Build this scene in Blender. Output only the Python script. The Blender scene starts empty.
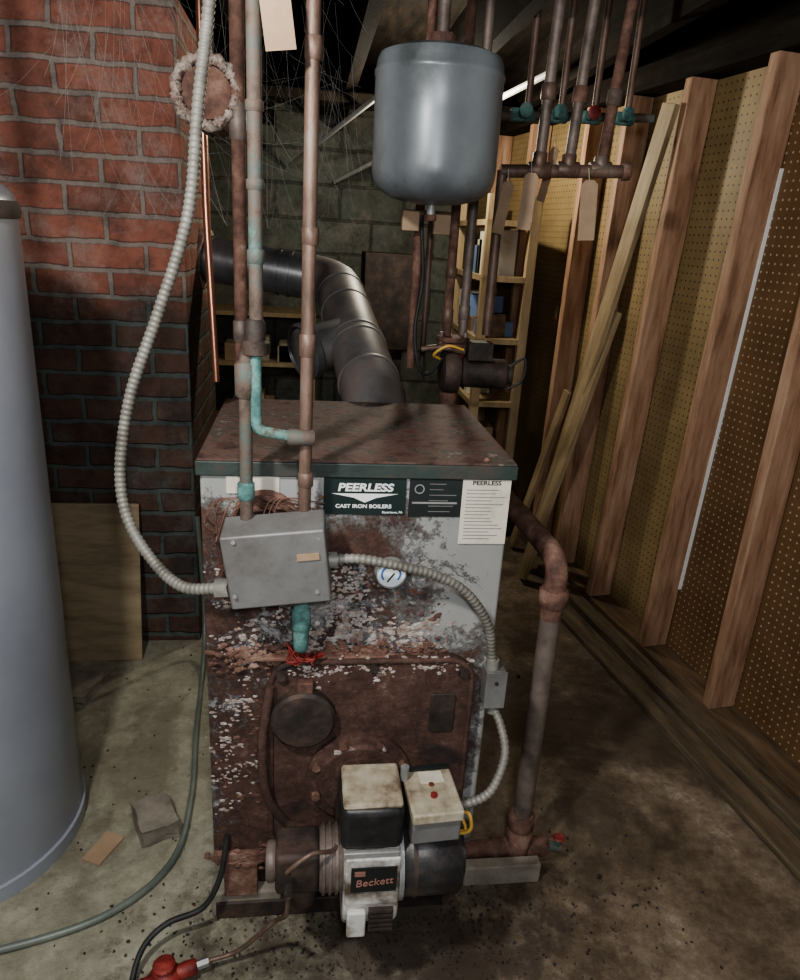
import bpy, bmesh, math, random
from mathutils import Vector, Matrix
random.seed(7)
FZ=0.12   # floor level in working coordinates; whole scene is lowered by this at the end
SC=bpy.context.scene
COL=bpy.context.collection

# ------------------------------------------------------------------ materials
class NT:
    def __init__(s,name):
        s.m=bpy.data.materials.new(name); s.m.use_nodes=True
        s.t=s.m.node_tree; s.b=s.t.nodes['Principled BSDF']
        s.tc=s.t.nodes.new('ShaderNodeTexCoord')
    def n(s,k,**kw):
        x=s.t.nodes.new(k)
        for a,b in kw.items(): setattr(x,a,b)
        return x
    def l(s,a,b): s.t.links.new(a,b)
    def math(s,op,a,b=None,c=None,clamp=False):
        x=s.n('ShaderNodeMath',operation=op); x.use_clamp=clamp
        for i,v in enumerate((a,b,c)):
            if v is None: continue
            if isinstance(v,(int,float)): x.inputs[i].default_value=v
            else: s.l(v,x.inputs[i])
        return x.outputs[0]
    def noise(s,scale,detail=6,rough=.6,vec=None,dist=0):
        x=s.n('ShaderNodeTexNoise'); x.inputs['Scale'].default_value=scale
        x.inputs['Detail'].default_value=detail; x.inputs['Roughness'].default_value=rough
        x.inputs['Distortion'].default_value=dist
        s.l(vec if vec is not None else s.tc.outputs['Object'],x.inputs['Vector'])
        return x.outputs['Fac']
    def ramp(s,fac,stops):
        x=s.n('ShaderNodeValToRGB'); r=x.color_ramp
        while len(r.elements)<len(stops): r.elements.new(.5)
        for e,(p,c) in zip(r.elements,stops):
            e.position=p; e.color=(c[0],c[1],c[2],1) if not isinstance(c,(int,float)) else (c,c,c,1)
        s.l(fac,x.inputs[0]); return x.outputs[0]
    def mix(s,fac,a,b,mode='MIX'):
        x=s.n('ShaderNodeMix',data_type='RGBA',blend_type=mode)
        if isinstance(fac,(int,float)): x.inputs[0].default_value=fac
        else: s.l(fac,x.inputs[0])
        for i,v in ((6,a),(7,b)):
            if isinstance(v,tuple): x.inputs[i].default_value=(*v[:3],1)
            else: s.l(v,x.inputs[i])
        return x.outputs[2]
    def xyz(s,vec=None):
        x=s.n('ShaderNodeSeparateXYZ'); s.l(vec if vec is not None else s.tc.outputs['Object'],x.inputs[0]); return x.outputs
    def bump(s,h,strength=.4,dist=.01):
        x=s.n('ShaderNodeBump'); x.inputs['Strength'].default_value=strength; x.inputs['Distance'].default_value=dist
        s.l(h,x.inputs['Height']); s.l(x.outputs[0],s.b.inputs['Normal'])
    def col(s,c):
        if isinstance(c,tuple): s.b.inputs['Base Color'].default_value=(*c,1)
        else: s.l(c,s.b.inputs['Base Color'])
    def set(s,rough=.6,metal=0,spec=.5):
        for k,v in (('Roughness',rough),('Metallic',metal),('Specular IOR Level',spec)):
            if isinstance(v,(int,float)): s.b.inputs[k].default_value=v
            else: s.l(v,s.b.inputs[k])

def nmat(name,cols,scale=8,rough=.6,metal=0,bump=.3,bscale=None,bd=.004,lo=.3,hi=.7,detail=8,vecscale=None,spec=.5):
    s=NT(name); vec=None
    if vecscale:
        mp=s.n('ShaderNodeMapping'); mp.inputs['Scale'].default_value=vecscale
        s.l(s.tc.outputs['Object'],mp.inputs[0]); vec=mp.outputs[0]
    f=s.noise(scale,detail,.68,vec)
    k=len(cols); st=[(lo+(hi-lo)*i/max(1,k-1),c) for i,c in enumerate(cols)]
    s.col(s.ramp(f,st)); s.set(rough,metal,spec)
    if bump: s.bump(s.noise(bscale or scale*5,6,.7,vec),bump,bd)
    return s.m

M={}
M['rust']=nmat('rust_iron',[(.04,.026,.022),(.115,.06,.047),(.20,.11,.082),(.32,.22,.18)],18,.8,.1,.6,60)
M['rustdark']=nmat('dark_rust',[(.018,.015,.014),(.05,.037,.032),(.12,.075,.058)],14,.65,.15,.5,60)
M['rusttop']=nmat('rusty_painted_top',[(.028,.02,.017),(.08,.045,.038),(.125,.075,.062),(.055,.052,.045),(.24,.17,.15)],20,.7,0,.6,50,detail=12,spec=.35,lo=.32,hi=.68)
M['teal']=nmat('green_paint',[(.02,.03,.027),(.038,.052,.046),(.08,.055,.045)],9,.5,0,.3,50)
M['copper_old']=nmat('old_copper',[(.05,.036,.03),(.13,.085,.066),(.21,.138,.108),(.20,.205,.18)],16,.5,.3,.3,60,vecscale=(1,1,.4))
M['copper']=nmat('copper',[(.36,.16,.105),(.52,.26,.18)],6,.3,.8,0)
M['verdigris']=nmat('verdigris',[(.06,.09,.085),(.075,.165,.155),(.14,.28,.26),(.12,.09,.065)],34,.85,0,.8,90)
M['verdmix']=nmat('copper_verdigris',[(.09,.065,.052),(.15,.11,.09),(.11,.13,.115),(.14,.26,.235)],17,.7,.2,.4,70,lo=.36)
M['ironpipe']=nmat('iron_pipe',[(.08,.063,.055),(.175,.138,.12),(.26,.215,.185)],12,.55,.3,.3,70)
M['galv']=nmat('galvanised',[(.22,.22,.215),(.40,.40,.39)],16,.5,.35,.1,80)
M['conduit']=nmat('conduit_metal',[(.11,.10,.085),(.22,.21,.185),(.31,.30,.275)],14,.55,.25,.1,80)
M['fluemetal']=nmat('flue_sheet_metal',[(.09,.09,.09),(.16,.15,.15),(.22,.17,.15)],7,.5,.35,.15,40)
M['flueblack']=nmat('flue_black_metal',[(.05,.05,.055),(.13,.13,.14),(.19,.17,.17)],5,.35,.5,.12,40)
M['black']=nmat('black_enamel',[(.01,.01,.011),(.03,.029,.03),(.09,.07,.06)],14,.38,.1,.2,60)
M['rubber']=nmat('rubber_cable',[(.015,.015,.015),(.04,.04,.04)],20,.6,0,0)
M['cream']=nmat('cream_paint',[(.12,.08,.055),(.34,.29,.21),(.48,.44,.35)],15,.55,0,.3,60,lo=.34,hi=.62)
M['white']=nmat('white_enamel',[(.10,.075,.055),(.34,.31,.28),(.62,.61,.58)],13,.5,0,.3,60,lo=.34,hi=.58)
M['boxgray']=nmat('gray_steel_cover',[(.12,.11,.105),(.195,.19,.185),(.24,.24,.235)],9,.45,.2,.15,60)
M['aqua']=nmat('tank_paint',[(.12,.13,.13),(.19,.21,.225),(.22,.245,.26)],5,.35,.05,.06,30,lo=.28,hi=.55)
M['heater']=nmat('heater_paint',[(.28,.295,.34),(.36,.38,.43)],2.5,.3,.1,.04,30)
M['stud']=nmat('lumber',[(.17,.085,.05),(.37,.22,.14),(.50,.34,.24)],5,.7,0,.25,40,vecscale=(6,6,.7),bd=.002)
M['studdark']=nmat('aged_lumber',[(.06,.04,.025),(.15,.10,.06),(.24,.16,.10)],5,.7,0,.3,40,vecscale=(6,.7,6),bd=.002)
M['plank']=nmat('yellow_plank',[(.20,.14,.08),(.33,.245,.145),(.43,.34,.21)],5,.65,0,.25,40,vecscale=(5,5,.7),bd=.002)
M['ply']=nmat('plywood',[(.18,.13,.085),(.29,.22,.14),(.36,.29,.185)],4,.65,0,.1,40,vecscale=(1,1,5))
M['joist']=nmat('joist_wood',[(.006,.005,.004),(.016,.012,.009),(.03,.022,.017)],6,.9,0,.3,40,vecscale=(5,.8,5),spec=.15)
M['tag']=nmat('manila_tag',[(.30,.20,.13),(.42,.30,.20)],10,.7,0,0)
M['paper']=nmat('paper',[(.38,.32,.25),(.60,.56,.48)],12,.7,0,0,lo=.25,hi=.5)
M['lblack']=nmat('label_black',[(.012,.014,.014),(.022,.028,.028)],10,.4,0,0)
M['ldark']=nmat('label_dark_green',[(.010,.022,.020),(.016,.030,.028)],10,.4,0,0)
M['ltext']=nmat('label_white',[(.7,.72,.7),(.8,.82,.8)],10,.5,0,0)
M['lred']=nmat('label_red',[(.32,.16,.13),(.40,.21,.17)],10,.5,0,0)
M['red']=nmat('red_paint',[(.06,.012,.01),(.22,.028,.024),(.36,.07,.055)],30,.5,0,.5,60)
M['orange']=nmat('yellow_cable',[(.60,.34,.08),(.7,.46,.12)],10,.4,0,0)
M['hose']=nmat('green_hose',[(.10,.12,.105),(.20,.22,.19)],10,.4,0,0)
M['stone']=nmat('stone',[(.16,.14,.115),(.32,.285,.235)],14,.9,0,.6,60)
M['asbestos']=nmat('pipe_insulation',[(.22,.12,.09),(.44,.34,.29),(.62,.57,.52)],34,.95,0,1.0,70,bd=.01)
M['scale']=nmat('mineral_scale',[(.16,.09,.07),(.36,.30,.27),(.56,.55,.54)],60,.95,0,.8,90)
M['glass']=nmat('gauge_face',[(.72,.76,.8),(.8,.84,.86)],5,.15,0,0)
M['blue']=nmat('gauge_blue',[(.05,.16,.42),(.06,.2,.5)],5,.3,0,0)
M['floorboard']=nmat('dirty_board',[(.05,.038,.026),(.13,.095,.062),(.21,.16,.105)],5,.8,0,.4,40,vecscale=(6,.8,6))
M['clothblue']=nmat('blue_box',[(.10,.16,.3),(.2,.28,.45)],6,.7,0,0)
M['whitepipe']=nmat('white_pipe',[(.7,.7,.68),(.85,.85,.83)],6,.4,0,0)
M['gaplight']=nmat('painted_gap_light',[(.75,.78,.78),(.85,.88,.88)],6,.7,0,0)  # pale colour imitating light that comes through a gap
M['cob']=nmat('cobweb',[(.19,.18,.17),(.34,.32,.30)],6,.9,0,0)

def mk_jacket():
    s=NT('rusted_gray_jacket'); X=s.xyz(); x,z=X[0],X[2]
    n1=s.noise(6,9,.7); n2=s.noise(34,8,.8); n3=s.noise(4,5,.6)
    a=s.math('MULTIPLY',s.math('SUBTRACT',1.10,z),16)
    b1=s.math('MULTIPLY',s.math('SUBTRACT',.215,x),13)
    b2=s.math('MULTIPLY',s.math('SUBTRACT',.83,z),16)
    b3=s.math('MULTIPLY',s.math('SUBTRACT',.362,x),26)
    b=s.math('MAXIMUM',b1,s.math('MINIMUM',b2,b3))
    f=s.math('MINIMUM',s.math('MINIMUM',a,b),1.5)
    f=s.math('MAXIMUM',f,-1.9)
    f=s.math('ADD',f,s.math('MULTIPLY',s.math('SUBTRACT',n1,.5),5.5))
    f=s.math('ADD',f,s.math('MULTIPLY',s.math('SUBTRACT',n2,.5),5.0))
    mask=s.math('ADD',f,0,clamp=True)
    rust=s.ramp(s.noise(24,11,.85),[(.3,(.024,.016,.014)),(.45,(.078,.043,.035)),(.58,(.145,.08,.062)),(.72,(.30,.22,.19))])
    gray=s.ramp(n3,[(.3,(.25,.25,.24)),(.7,(.35,.35,.345))])
    c=s.mix(mask,gray,rust)
    # mineral bloom: band above the door plate and down the left edge
    bz=s.math('SUBTRACT',1.0,s.math('MULTIPLY',s.math('ABSOLUTE',s.math('SUBTRACT',z,.885)),6.0))
    bx=s.math('SUBTRACT',1.0,s.math('MULTIPLY',s.math('ABSOLUTE',s.math('SUBTRACT',x,.03)),3.3))
    band=s.math('MULTIPLY',s.math('MAXIMUM',s.math('MINIMUM',bz,bx),-1),3.0)
    lx=s.math('MULTIPLY',s.math('SUBTRACT',-.085,x),18)
    lz=s.math('MULTIPLY',s.math('SUBTRACT',.95,z),6)
    left=s.math('MINIMUM',s.math('MINIMUM',lx,lz),1.5)
    w=s.math('MAXIMUM',band,left)
    w=s.math('ADD',w,s.math('MULTIPLY',s.math('SUBTRACT',s.noise(13,12,.85,dist=.5),.585),22))
    w=s.math('MULTIPLY',w,.9,clamp=True)
    crust=s.ramp(s.noise(60,9,.85),[(.3,(.16,.13,.12)),(.48,(.34,.33,.34)),(.66,(.62,.62,.64))])
    c=s.mix(w,c,crust)
    s.col(c); s.set(s.math('ADD',s.math('MULTIPLY',mask,.4),.4),.05,.4)
    h=s.math('ADD',s.math('MULTIPLY',s.math('MULTIPLY',mask,s.noise(60,9,.8)),1.2),s.math('MULTIPLY',w,.7))
    s.bump(h,.9,.007)
    return s.m
M['jacket']=mk_jacket()

def mk_plate():
    s=NT('rusty_door_plate'); 
    c=s.ramp(s.noise(15,12,.85),[(.3,(.026,.017,.015)),(.46,(.08,.044,.036)),(.58,(.14,.08,.062)),(.72,(.34,.26,.23))])
    d=s.ramp(s.noise(6,3,.5),[(.56,0.0),(.62,.75)])
    c=s.mix(d,c,(.026,.026,.026))
    s.col(c); s.set(.65,.05,.4); s.bump(s.noise(55,9,.8),.9,.006); return s.m
M['plate']=mk_plate()

def mk_brick(name,bw,rh,mort,c1,c2,cm,dark=False,off=.5):
    s=NT(name); X=s.xyz()
    v=s.n('ShaderNodeCombineXYZ'); s.l(s.math('ADD',X[0],X[1]),v.inputs[0]); s.l(X[2],v.inputs[1])
    nz=s.n('ShaderNodeTexNoise'); nz.inputs['Scale'].default_value=14; nz.inputs['Detail'].default_value=5; s.l(s.tc.outputs['Object'],nz.inputs[0])
    mv=s.n('ShaderNodeMix',data_type='VECTOR'); mv.inputs[0].default_value=.02
    s.l(v.outputs[0],mv.inputs[4]); s.l(nz.outputs['Color'],mv.inputs[5])
    b=s.n('ShaderNodeTexBrick'); b.inputs['Scale'].default_value=1
    b.inputs['Brick Width'].default_value=bw; b.inputs['Row Height'].default_value=rh
    b.inputs['Mortar Size'].default_value=mort; b.inputs['Mortar Smooth'].default_value=.5
    b.inputs['Color1'].default_value=(*c1,1); b.inputs['Color2'].default_value=(*c2,1); b.inputs['Mortar'].default_value=(*cm,1)
    b.inputs['Bias'].default_value=0
    s.l(mv.outputs[1],b.inputs['Vector'])
    c=s.mix(.85,b.outputs['Color'],s.ramp(s.noise(15,9,.75),[(.25,(.35,.33,.32)),(.5,(1,1,1)),(.75,(1.4,1.35,1.3))]),'MULTIPLY')
    c=s.mix(s.ramp(s.noise(7,9,.8),[(.50,0.0),(.66,.55)]),c,(.36,.30,.27))
    c=s.mix(s.ramp(s.noise(3.3,9,.8),[(.50,0.0),(.64,.7)]),c,(.075,.06,.055))
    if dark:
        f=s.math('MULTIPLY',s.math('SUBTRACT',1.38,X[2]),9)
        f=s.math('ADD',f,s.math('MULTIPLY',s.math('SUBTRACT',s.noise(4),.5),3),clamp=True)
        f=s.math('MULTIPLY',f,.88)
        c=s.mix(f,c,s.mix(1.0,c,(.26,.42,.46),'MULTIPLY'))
    s.col(c); s.set(.85,0,.3)
    h=s.math('ADD',s.math('MULTIPLY',b.outputs['Fac'],-1),s.math('MULTIPLY',s.noise(60,8,.7),.5))
    s.bump(h,.8,.008); return s.m
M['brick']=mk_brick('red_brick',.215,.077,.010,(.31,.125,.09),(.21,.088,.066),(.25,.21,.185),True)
M['block']=mk_brick('concrete_block',.40,.20,.012,(.18,.195,.165),(.14,.155,.13),(.09,.095,.08))

def mk_floor():
    s=NT('dirty_concrete'); X=s.xyz()
    g=s.math('MULTIPLY',s.math('SUBTRACT',X[0],-.20),1.5,clamp=False)
    g=s.math('ADD',g,s.math('MULTIPLY',s.math('SUBTRACT',s.noise(2.2,6,.6),.5),2.0),clamp=True)
    a=s.ramp(s.noise(5,11,.8),[(.3,(.14,.13,.09)),(.5,(.29,.275,.21)),(.68,(.45,.43,.34))])
    b=s.ramp(s.noise(5,11,.82),[(.32,(.06,.043,.03)),(.48,(.15,.112,.078)),(.60,(.26,.205,.15)),(.72,(.50,.44,.36))])
    c=s.mix(g,a,b)
    st=s.ramp(s.noise(1.7,6,.65,dist=.5),[(.52,0.0),(.60,.68)])
    c=s.mix(st,c,s.mix(g,(.16,.14,.10),(.055,.04,.029)))
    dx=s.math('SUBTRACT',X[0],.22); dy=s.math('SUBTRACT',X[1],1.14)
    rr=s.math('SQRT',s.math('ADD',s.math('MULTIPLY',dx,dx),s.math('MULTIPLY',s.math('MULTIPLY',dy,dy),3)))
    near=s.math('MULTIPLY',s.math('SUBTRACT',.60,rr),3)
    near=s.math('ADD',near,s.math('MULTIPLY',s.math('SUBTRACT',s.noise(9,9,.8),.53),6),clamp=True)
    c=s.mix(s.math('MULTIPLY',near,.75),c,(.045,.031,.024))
    c=s.mix(s.ramp(s.noise(26,8,.8),[(.56,0.0),(.68,.6)]),c,(.07,.048,.036))
    s.col(c); s.set(s.ramp(s.noise(3,5,.6),[(.35,.4),(.6,.85)]),0,.4)
    s.bump(s.noise(35,9,.75),.5,.008); return s.m
M['floor']=mk_floor()

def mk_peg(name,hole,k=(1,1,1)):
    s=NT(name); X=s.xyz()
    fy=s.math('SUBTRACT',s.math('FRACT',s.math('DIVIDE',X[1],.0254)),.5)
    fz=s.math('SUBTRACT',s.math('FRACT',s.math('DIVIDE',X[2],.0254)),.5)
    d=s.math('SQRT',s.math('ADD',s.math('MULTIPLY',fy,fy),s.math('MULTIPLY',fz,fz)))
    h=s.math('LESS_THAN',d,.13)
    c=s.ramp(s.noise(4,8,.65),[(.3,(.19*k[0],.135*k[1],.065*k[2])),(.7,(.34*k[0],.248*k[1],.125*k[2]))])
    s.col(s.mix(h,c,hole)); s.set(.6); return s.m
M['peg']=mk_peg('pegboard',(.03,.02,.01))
M['peglit']=mk_peg('pegboard_near',(.50,.42,.30),(.62,.48,.45))  # pale holes are painted light shining through; browner tone partly painted shade

# ------------------------------------------------------------------ geometry
def obj(name,bm,mats,smooth=False,bevel=0,parent=None,angle=40):
    me=bpy.data.meshes.new(name)
    bmesh.ops.recalc_face_normals(bm,faces=bm.faces)
    bm.to_mesh(me); bm.free()
    if not isinstance(mats,(list,tuple)): mats=[mats]
    for m in mats: me.materials.append(M[m] if isinstance(m,str) else m)
    o=bpy.data.objects.new(name,me); COL.objects.link(o)
    if smooth:
        for p in me.polygons: p.use_smooth=True
        me.set_sharp_from_angle(angle=math.radians(angle))
    if bevel:
        b=o.modifiers.new('bevel','BEVEL'); b.width=bevel; b.segments=3; b.limit_method='ANGLE'; b.angle_limit=math.radians(35)
        for p in me.polygons: p.use_smooth=True
        me.set_sharp_from_angle(angle=math.radians(35))
    if parent: o.parent=parent
    return o
def group(name):
    e=bpy.data.objects.new(name,None); e.empty_display_size=.1; COL.objects.link(e); return e
def rotm(r): 
    return Matrix.Rotation(math.radians(r[2]),4,'Z')@Matrix.Rotation(math.radians(r[1]),4,'Y')@Matrix.Rotation(math.radians(r[0]),4,'X')
def box(name,c,s,mat,rot=(0,0,0),bevel=0,parent=None):
    bm=bmesh.new(); bmesh.ops.create_cube(bm,size=1)
    bmesh.ops.scale(bm,vec=s,verts=bm.verts)
    bmesh.ops.transform(bm,matrix=Matrix.Translation(c)@rotm(rot),verts=bm.verts)
    return obj(name,bm,mat,bevel=bevel,parent=parent)
def box2(name,a,b,mat,**k):
    return box(name,tuple((a[i]+b[i])/2 for i in range(3)),tuple(abs(b[i]-a[i]) for i in range(3)),mat,**k)
def frames(P):
    T=[]
    for i in range(len(P)):
        t=(P[min(i+1,len(P)-1)]-P[max(i-1,0)]).normalized(); T.append(t)
    up=Vector((0,0,1)) if abs(T[0].z)<.9 else Vector((1,0,0))
    n=(up-T[0]*up.dot(T[0])).normalized(); N=[n]
    for i in range(1,len(P)):
        n=N[-1]-T[i]*N[-1].dot(T[i]); N.append(n.normalized())
    return T,N
def catmull(pts,res):
    P=[Vector(p) for p in pts]; Q=[P[0]*2-P[1]]+P+[P[-1]*2-P[-2]]; o=[]
    for i in range(1,len(Q)-2):
        a,b,c,d=Q[i-1:i+3]
        for k in range(res):
            t=k/res
            o.append(.5*((2*b)+(c-a)*t+(2*a-5*b+4*c-d)*t*t+(3*b-a-3*c+d)*t**3))
    o.append(P[-1]); return o
def fillet(pts,r,n=6):
    P=[Vector(p) for p in pts]; o=[P[0]]
    for i in range(1,len(P)-1):
        a=(P[i-1]-P[i]).normalized(); b=(P[i+1]-P[i]).normalized()
        A=P[i]+a*r; B=P[i]+b*r
        for k in range(n+1):
            t=k/n; o.append(A*(1-t)**2+P[i]*2*t*(1-t)+B*t*t)
    o.append(P[-1]); return o
def addtube(bm,P,r,seg=20,rf=None):
    P=[Vector(p) for p in P]; T,N=frames(P); rings=[]
    for i,p in enumerate(P):
        B=T[i].cross(N[i]); rr=rf(i) if rf else r
        rings.append([bm.verts.new(p+(N[i]*math.cos(2*math.pi*k/seg)+B*math.sin(2*math.pi*k/seg))*rr) for k in range(seg)])
    for i in range(len(rings)-1):
        for k in range(seg):
            bm.faces.new((rings[i][k],rings[i][(k+1)%seg],rings[i+1][(k+1)%seg],rings[i+1][k]))
    bm.faces.new(rings[0][::-1]); bm.faces.new(rings[-1])
def tube(name,P,r,mat,seg=20,parent=None,rf=None):
    bm=bmesh.new(); addtube(bm,P,r,seg,rf)
    return obj(name,bm,mat,smooth=True,parent=parent,angle=60)
def cyl(name,a,b,r,mat,seg=28,parent=None,r2=None,bevel=0):
    a,b=Vector(a),Vector(b)
    if bevel:
        d=(b-a).normalized(); R=[r-bevel,r-bevel,r,r,r-bevel,r-bevel]
        P=[a-d*1e-5,a,a+d*bevel,b-d*bevel,b,b+d*1e-5]
        return tube(name,P,r,mat,seg,parent,rf=lambda i:R[i])
    return tube(name,[a,b],r,mat,seg,parent,rf=(lambda i:(r,r2)[i]) if r2 else None)
def lathe(name,prof,loc,mat,axis='Z',seg=48,parent=None,cap=True):
    bm=bmesh.new(); rings=[]
    for p in prof:
        r,h=p[0],p[1]
        rings.append([bm.verts.new((max(r,1e-4)*math.cos(2*math.pi*k/seg),max(r,1e-4)*math.sin(2*math.pi*k/seg),h)) for k in range(seg)])
    for i in range(len(rings)-1):
        for k in range(seg):
            bm.faces.new((rings[i][k],rings[i][(k+1)%seg],rings[i+1][(k+1)%seg],rings[i+1][k]))
    if cap: bm.faces.new(rings[0][::-1]); bm.faces.new(rings[-1])
    if isinstance(axis,Vector): R=axis.to_track_quat('Z','Y').to_matrix().to_4x4()
    else: R={'Z':Matrix.Identity(4),'Y':Matrix.Rotation(math.radians(90),4,'X'),'X':Matrix.Rotation(math.radians(90),4,'Y')}[axis]
    bmesh.ops.transform(bm,matrix=Matrix.Translation(loc)@R,verts=bm.verts)
    return obj(name,bm,mat,smooth=True,parent=parent)
def rrect(name,cx,cz,w,h,r,y0,y1,mat,parent=None,bevel=0,n=8):
    bm=bmesh.new(); pts=[]
    for sx,sz,a0 in ((1,1,0),(-1,1,90),(-1,-1,180),(1,-1,270)):
        for k in range(n+1):
            a=math.radians(a0+90*k/n)
            pts.append((cx+sx*(w/2-r)+r*math.cos(a),cz+sz*(h/2-r)+r*math.sin(a)))
    A=[bm.verts.new((p[0],y0,p[1])) for p in pts]; B=[bm.verts.new((p[0],y1,p[1])) for p in pts]
    bm.faces.new(A); bm.faces.new(B[::-1]); k=len(pts)
    for i in range(k): bm.faces.new((A[i],A[(i+1)%k],B[(i+1)%k],B[i]))
    return obj(name,bm,mat,parent=parent,bevel=bevel)
def text(name,s,loc,size,mat,parent=None,rot=(90,0,0),sx=1,off=.015,shear=0):
    cu=bpy.data.curves.new(name,'FONT'); cu.body=s; cu.size=size; cu.extrude=.0004; cu.align_x='CENTER'; cu.align_y='CENTER'
    cu.offset=size*off; cu.shear=shear
    o=bpy.data.objects.new(name,cu); COL.objects.link(o); cu.materials.append(M[mat]); o.location=loc
    o.rotation_euler=[math.radians(a) for a in rot]; o.scale=(sx,1,1)
    if parent: o.parent=parent
    return o
def conduit(name,pts,r,mat,res=30,parent=None):
    P=catmull(pts,res)
    L=[0]
    for i in range(1,len(P)): L.append(L[-1]+(P[i]-P[i-1]).length)
    step=.0024; n=int(L[-1]/step); Q=[]; j=0
    for i in range(n+1):
        d=i*step
        while j<len(L)-2 and L[j+1]<d: j+=1
        t=(d-L[j])/max(1e-6,L[j+1]-L[j]); Q.append(P[j].lerp(P[j+1],min(1,t)))
    return tube(name,Q,r,mat,14,parent,rf=lambda i:r*(1.0 if i%4 in(0,1) else .86))

# ------------------------------------------------------------------ room shell
box2('floor',(-3,-1.2,FZ-.1),(2.6,5.4,FZ),'floor')
box2('wall_back',(-3,4.9,FZ),(2.6,5.1,2.5),'block')
box2('wall_left',(-2.2,-1.2,FZ),(-2.0,4.9,2.5),'block')
box2('ceiling',(-3,-1.2,2.36),(2.6,5.4,2.5),'joist')
cj=group('ceiling_joists')
for i in range(12):
    x=-1.9+i*.41
    box2('joist_%d'%(i+1),(x,-1.2,2.14),(x+.045,4.9,2.36),'joist',parent=cj)
cb=box2('ceiling_beam',(-1.9,3.6,2.10),(1.0,3.78,2.14),'joist')

WO=Vector((1.356,1.836,0)); WA=math.radians(8.06)
WM=Matrix.Translation(WO)@Matrix.Rotation(WA,4,'Z')
wr=group('wall_right'); wr.matrix_world=WM
def wp(o): 
    o.parent=wr; return o
ztop=2.12
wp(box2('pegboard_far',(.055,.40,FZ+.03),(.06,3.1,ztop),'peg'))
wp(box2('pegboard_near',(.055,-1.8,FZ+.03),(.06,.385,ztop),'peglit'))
wp(box2('backing',(.09,-3.0,FZ),(.16,3.1,ztop+.3),'joist'))
wp(box2('bottom_plate',(-.05,-3.0,FZ),(.055,3.1,FZ+.038),'studdark'))
wp(box2('top_plate',(-.05,-3.0,ztop-.03),(.055,3.1,ztop+.05),'joist'))
def sheared(name,x0,x1,s0,s1,hw,z0,z1,mat,bevel=0):
    bm=bmesh.new(); vs=[]
    for (s,z) in ((s0,z0),(s1,z1)):
        for dx,dy in ((x0,-hw),(x1,-hw),(x1,hw),(x0,hw)): vs.append(bm.verts.new((dx,s+dy,z)))
    for f in ((0,1,2,3),(4,5,6,7),(0,1,5,4),(1,2,6,5),(2,3,7,6),(3,0,4,7)): bm.faces.new([vs[k] for k in f])
    return wp(obj(name,bm,mat,bevel=bevel))
for i,(s0,s1) in enumerate([(-.42,-.42),(0,-.01),(.38,.30),(.78,.68),(1.10,1.04),(1.36,1.33),(1.95,1.88),(2.35,2.35)]):
    sheared('stud_%d'%(i+1),-.047,.050,s0,s1,.019,FZ+.0385,ztop-.0305,'stud',.003)
sheared('painted_gap_light',.044,.0545,.349,.292,.004,.40,1.80,'gaplight')  # thin strip painted bright in place of light between the panels

def plank(name,a,b,w,t,mat,normal=(1,0,0)):
    a,b=Vector(a),Vector(b); d=(b-a); L=d.length; d.normalize(); n=Vector(normal); n=(n-d*n.dot(d)).normalized(); s=d.cross(n)
    bm=bmesh.new(); bmesh.ops.create_cube(bm,size=1); bmesh.ops.scale(bm,vec=(t,w,L),verts=bm.verts)
    o=obj(name,bm,mat,bevel=.002)
    Mx=Matrix((n,s,d)).transposed().to_4x4(); Mx.translation=(a+b)/2; o.matrix_world=Mx; return o
plank('wooden_plank',(1.03,2.92,FZ+.03),(1.195,2.56,2.02),.085,.02,'plank',(1,.1,0))
plank('wooden_plank.001',(.97,2.80,FZ+.03),(1.165,2.68,1.33),.07,.02,'plank',(1,.1,0))
plank('wooden_plank.002',(1.02,3.15,FZ+.03),(1.14,3.0,.95),.05,.018,'plank',(1,.1,0))
def fboard(name,x0,x1,y0,y1,h,mat='floorboard'):
    o=box2(name,(x0,y0,FZ),(x1,y1,FZ+h),mat,bevel=.003); o.matrix_world=WM; return o
fboard('floor_board',-.13,-.065,-1.4,1.1,.03)
fboard('floor_board.001',-.235,-.15,-1.4,.75,.022)

# ------------------------------------------------------------------ brick column
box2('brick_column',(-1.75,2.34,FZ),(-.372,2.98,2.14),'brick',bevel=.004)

def shelf(name,x0,x1,y0,y1,levels,h,mat='plank'):
    g=group(name)
    for i,(x,y) in enumerate(((x0,y0),(x1-.04,y0),(x0,y1-.04),(x1-.04,y1-.04))):
        box2('post_%d'%(i+1),(x,y,FZ),(x+.04,y+.04,h),mat,parent=g)
    for i,z in enumerate(levels): box2('shelf_%d'%(i+1),(x0,y0,z),(x1,y1,z+.025),mat,parent=g)
    return g
g=shelf('storage_shelf',-.72,.05,4.45,4.85,(.35,.75,1.05),1.08)
for i in range(12):
    z=random.choice((.375,.775,.775)); x=random.uniform(-.68,-.1); w=random.uniform(.05,.12); h=random.uniform(.08,.2)
    box2('stored_item_%d'%(i+1),(x,4.5,z),(x+w,4.7,z+h),random.choice(['cream','clothblue','rust','paper','tag']),parent=g)
g=shelf('storage_shelf.001',.78,1.02,3.3,4.0,(.42,.8,1.1,1.38,1.62),1.75)
for i in range(22):
    z=random.choice((.445,.825,1.125,1.405)); y=random.uniform(3.32,3.8); w=random.uniform(.06,.14); h=random.uniform(.06,.2)
    box2('stored_item_%d'%(i+1),(.80,y,z),(.80+random.uniform(.1,.2),y+w,z+h),random.choice(['cream','clothblue','red','paper','tag','studdark']),parent=g)
g=group('sheet_metal_duct')
box2('duct_body',(.30,4.0,.95),(.56,4.3,1.46),'rustdark',parent=g,bevel=.004)
box2('duct_leg',(.33,4.05,FZ),(.53,4.25,.95),'rustdark',parent=g)

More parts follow.
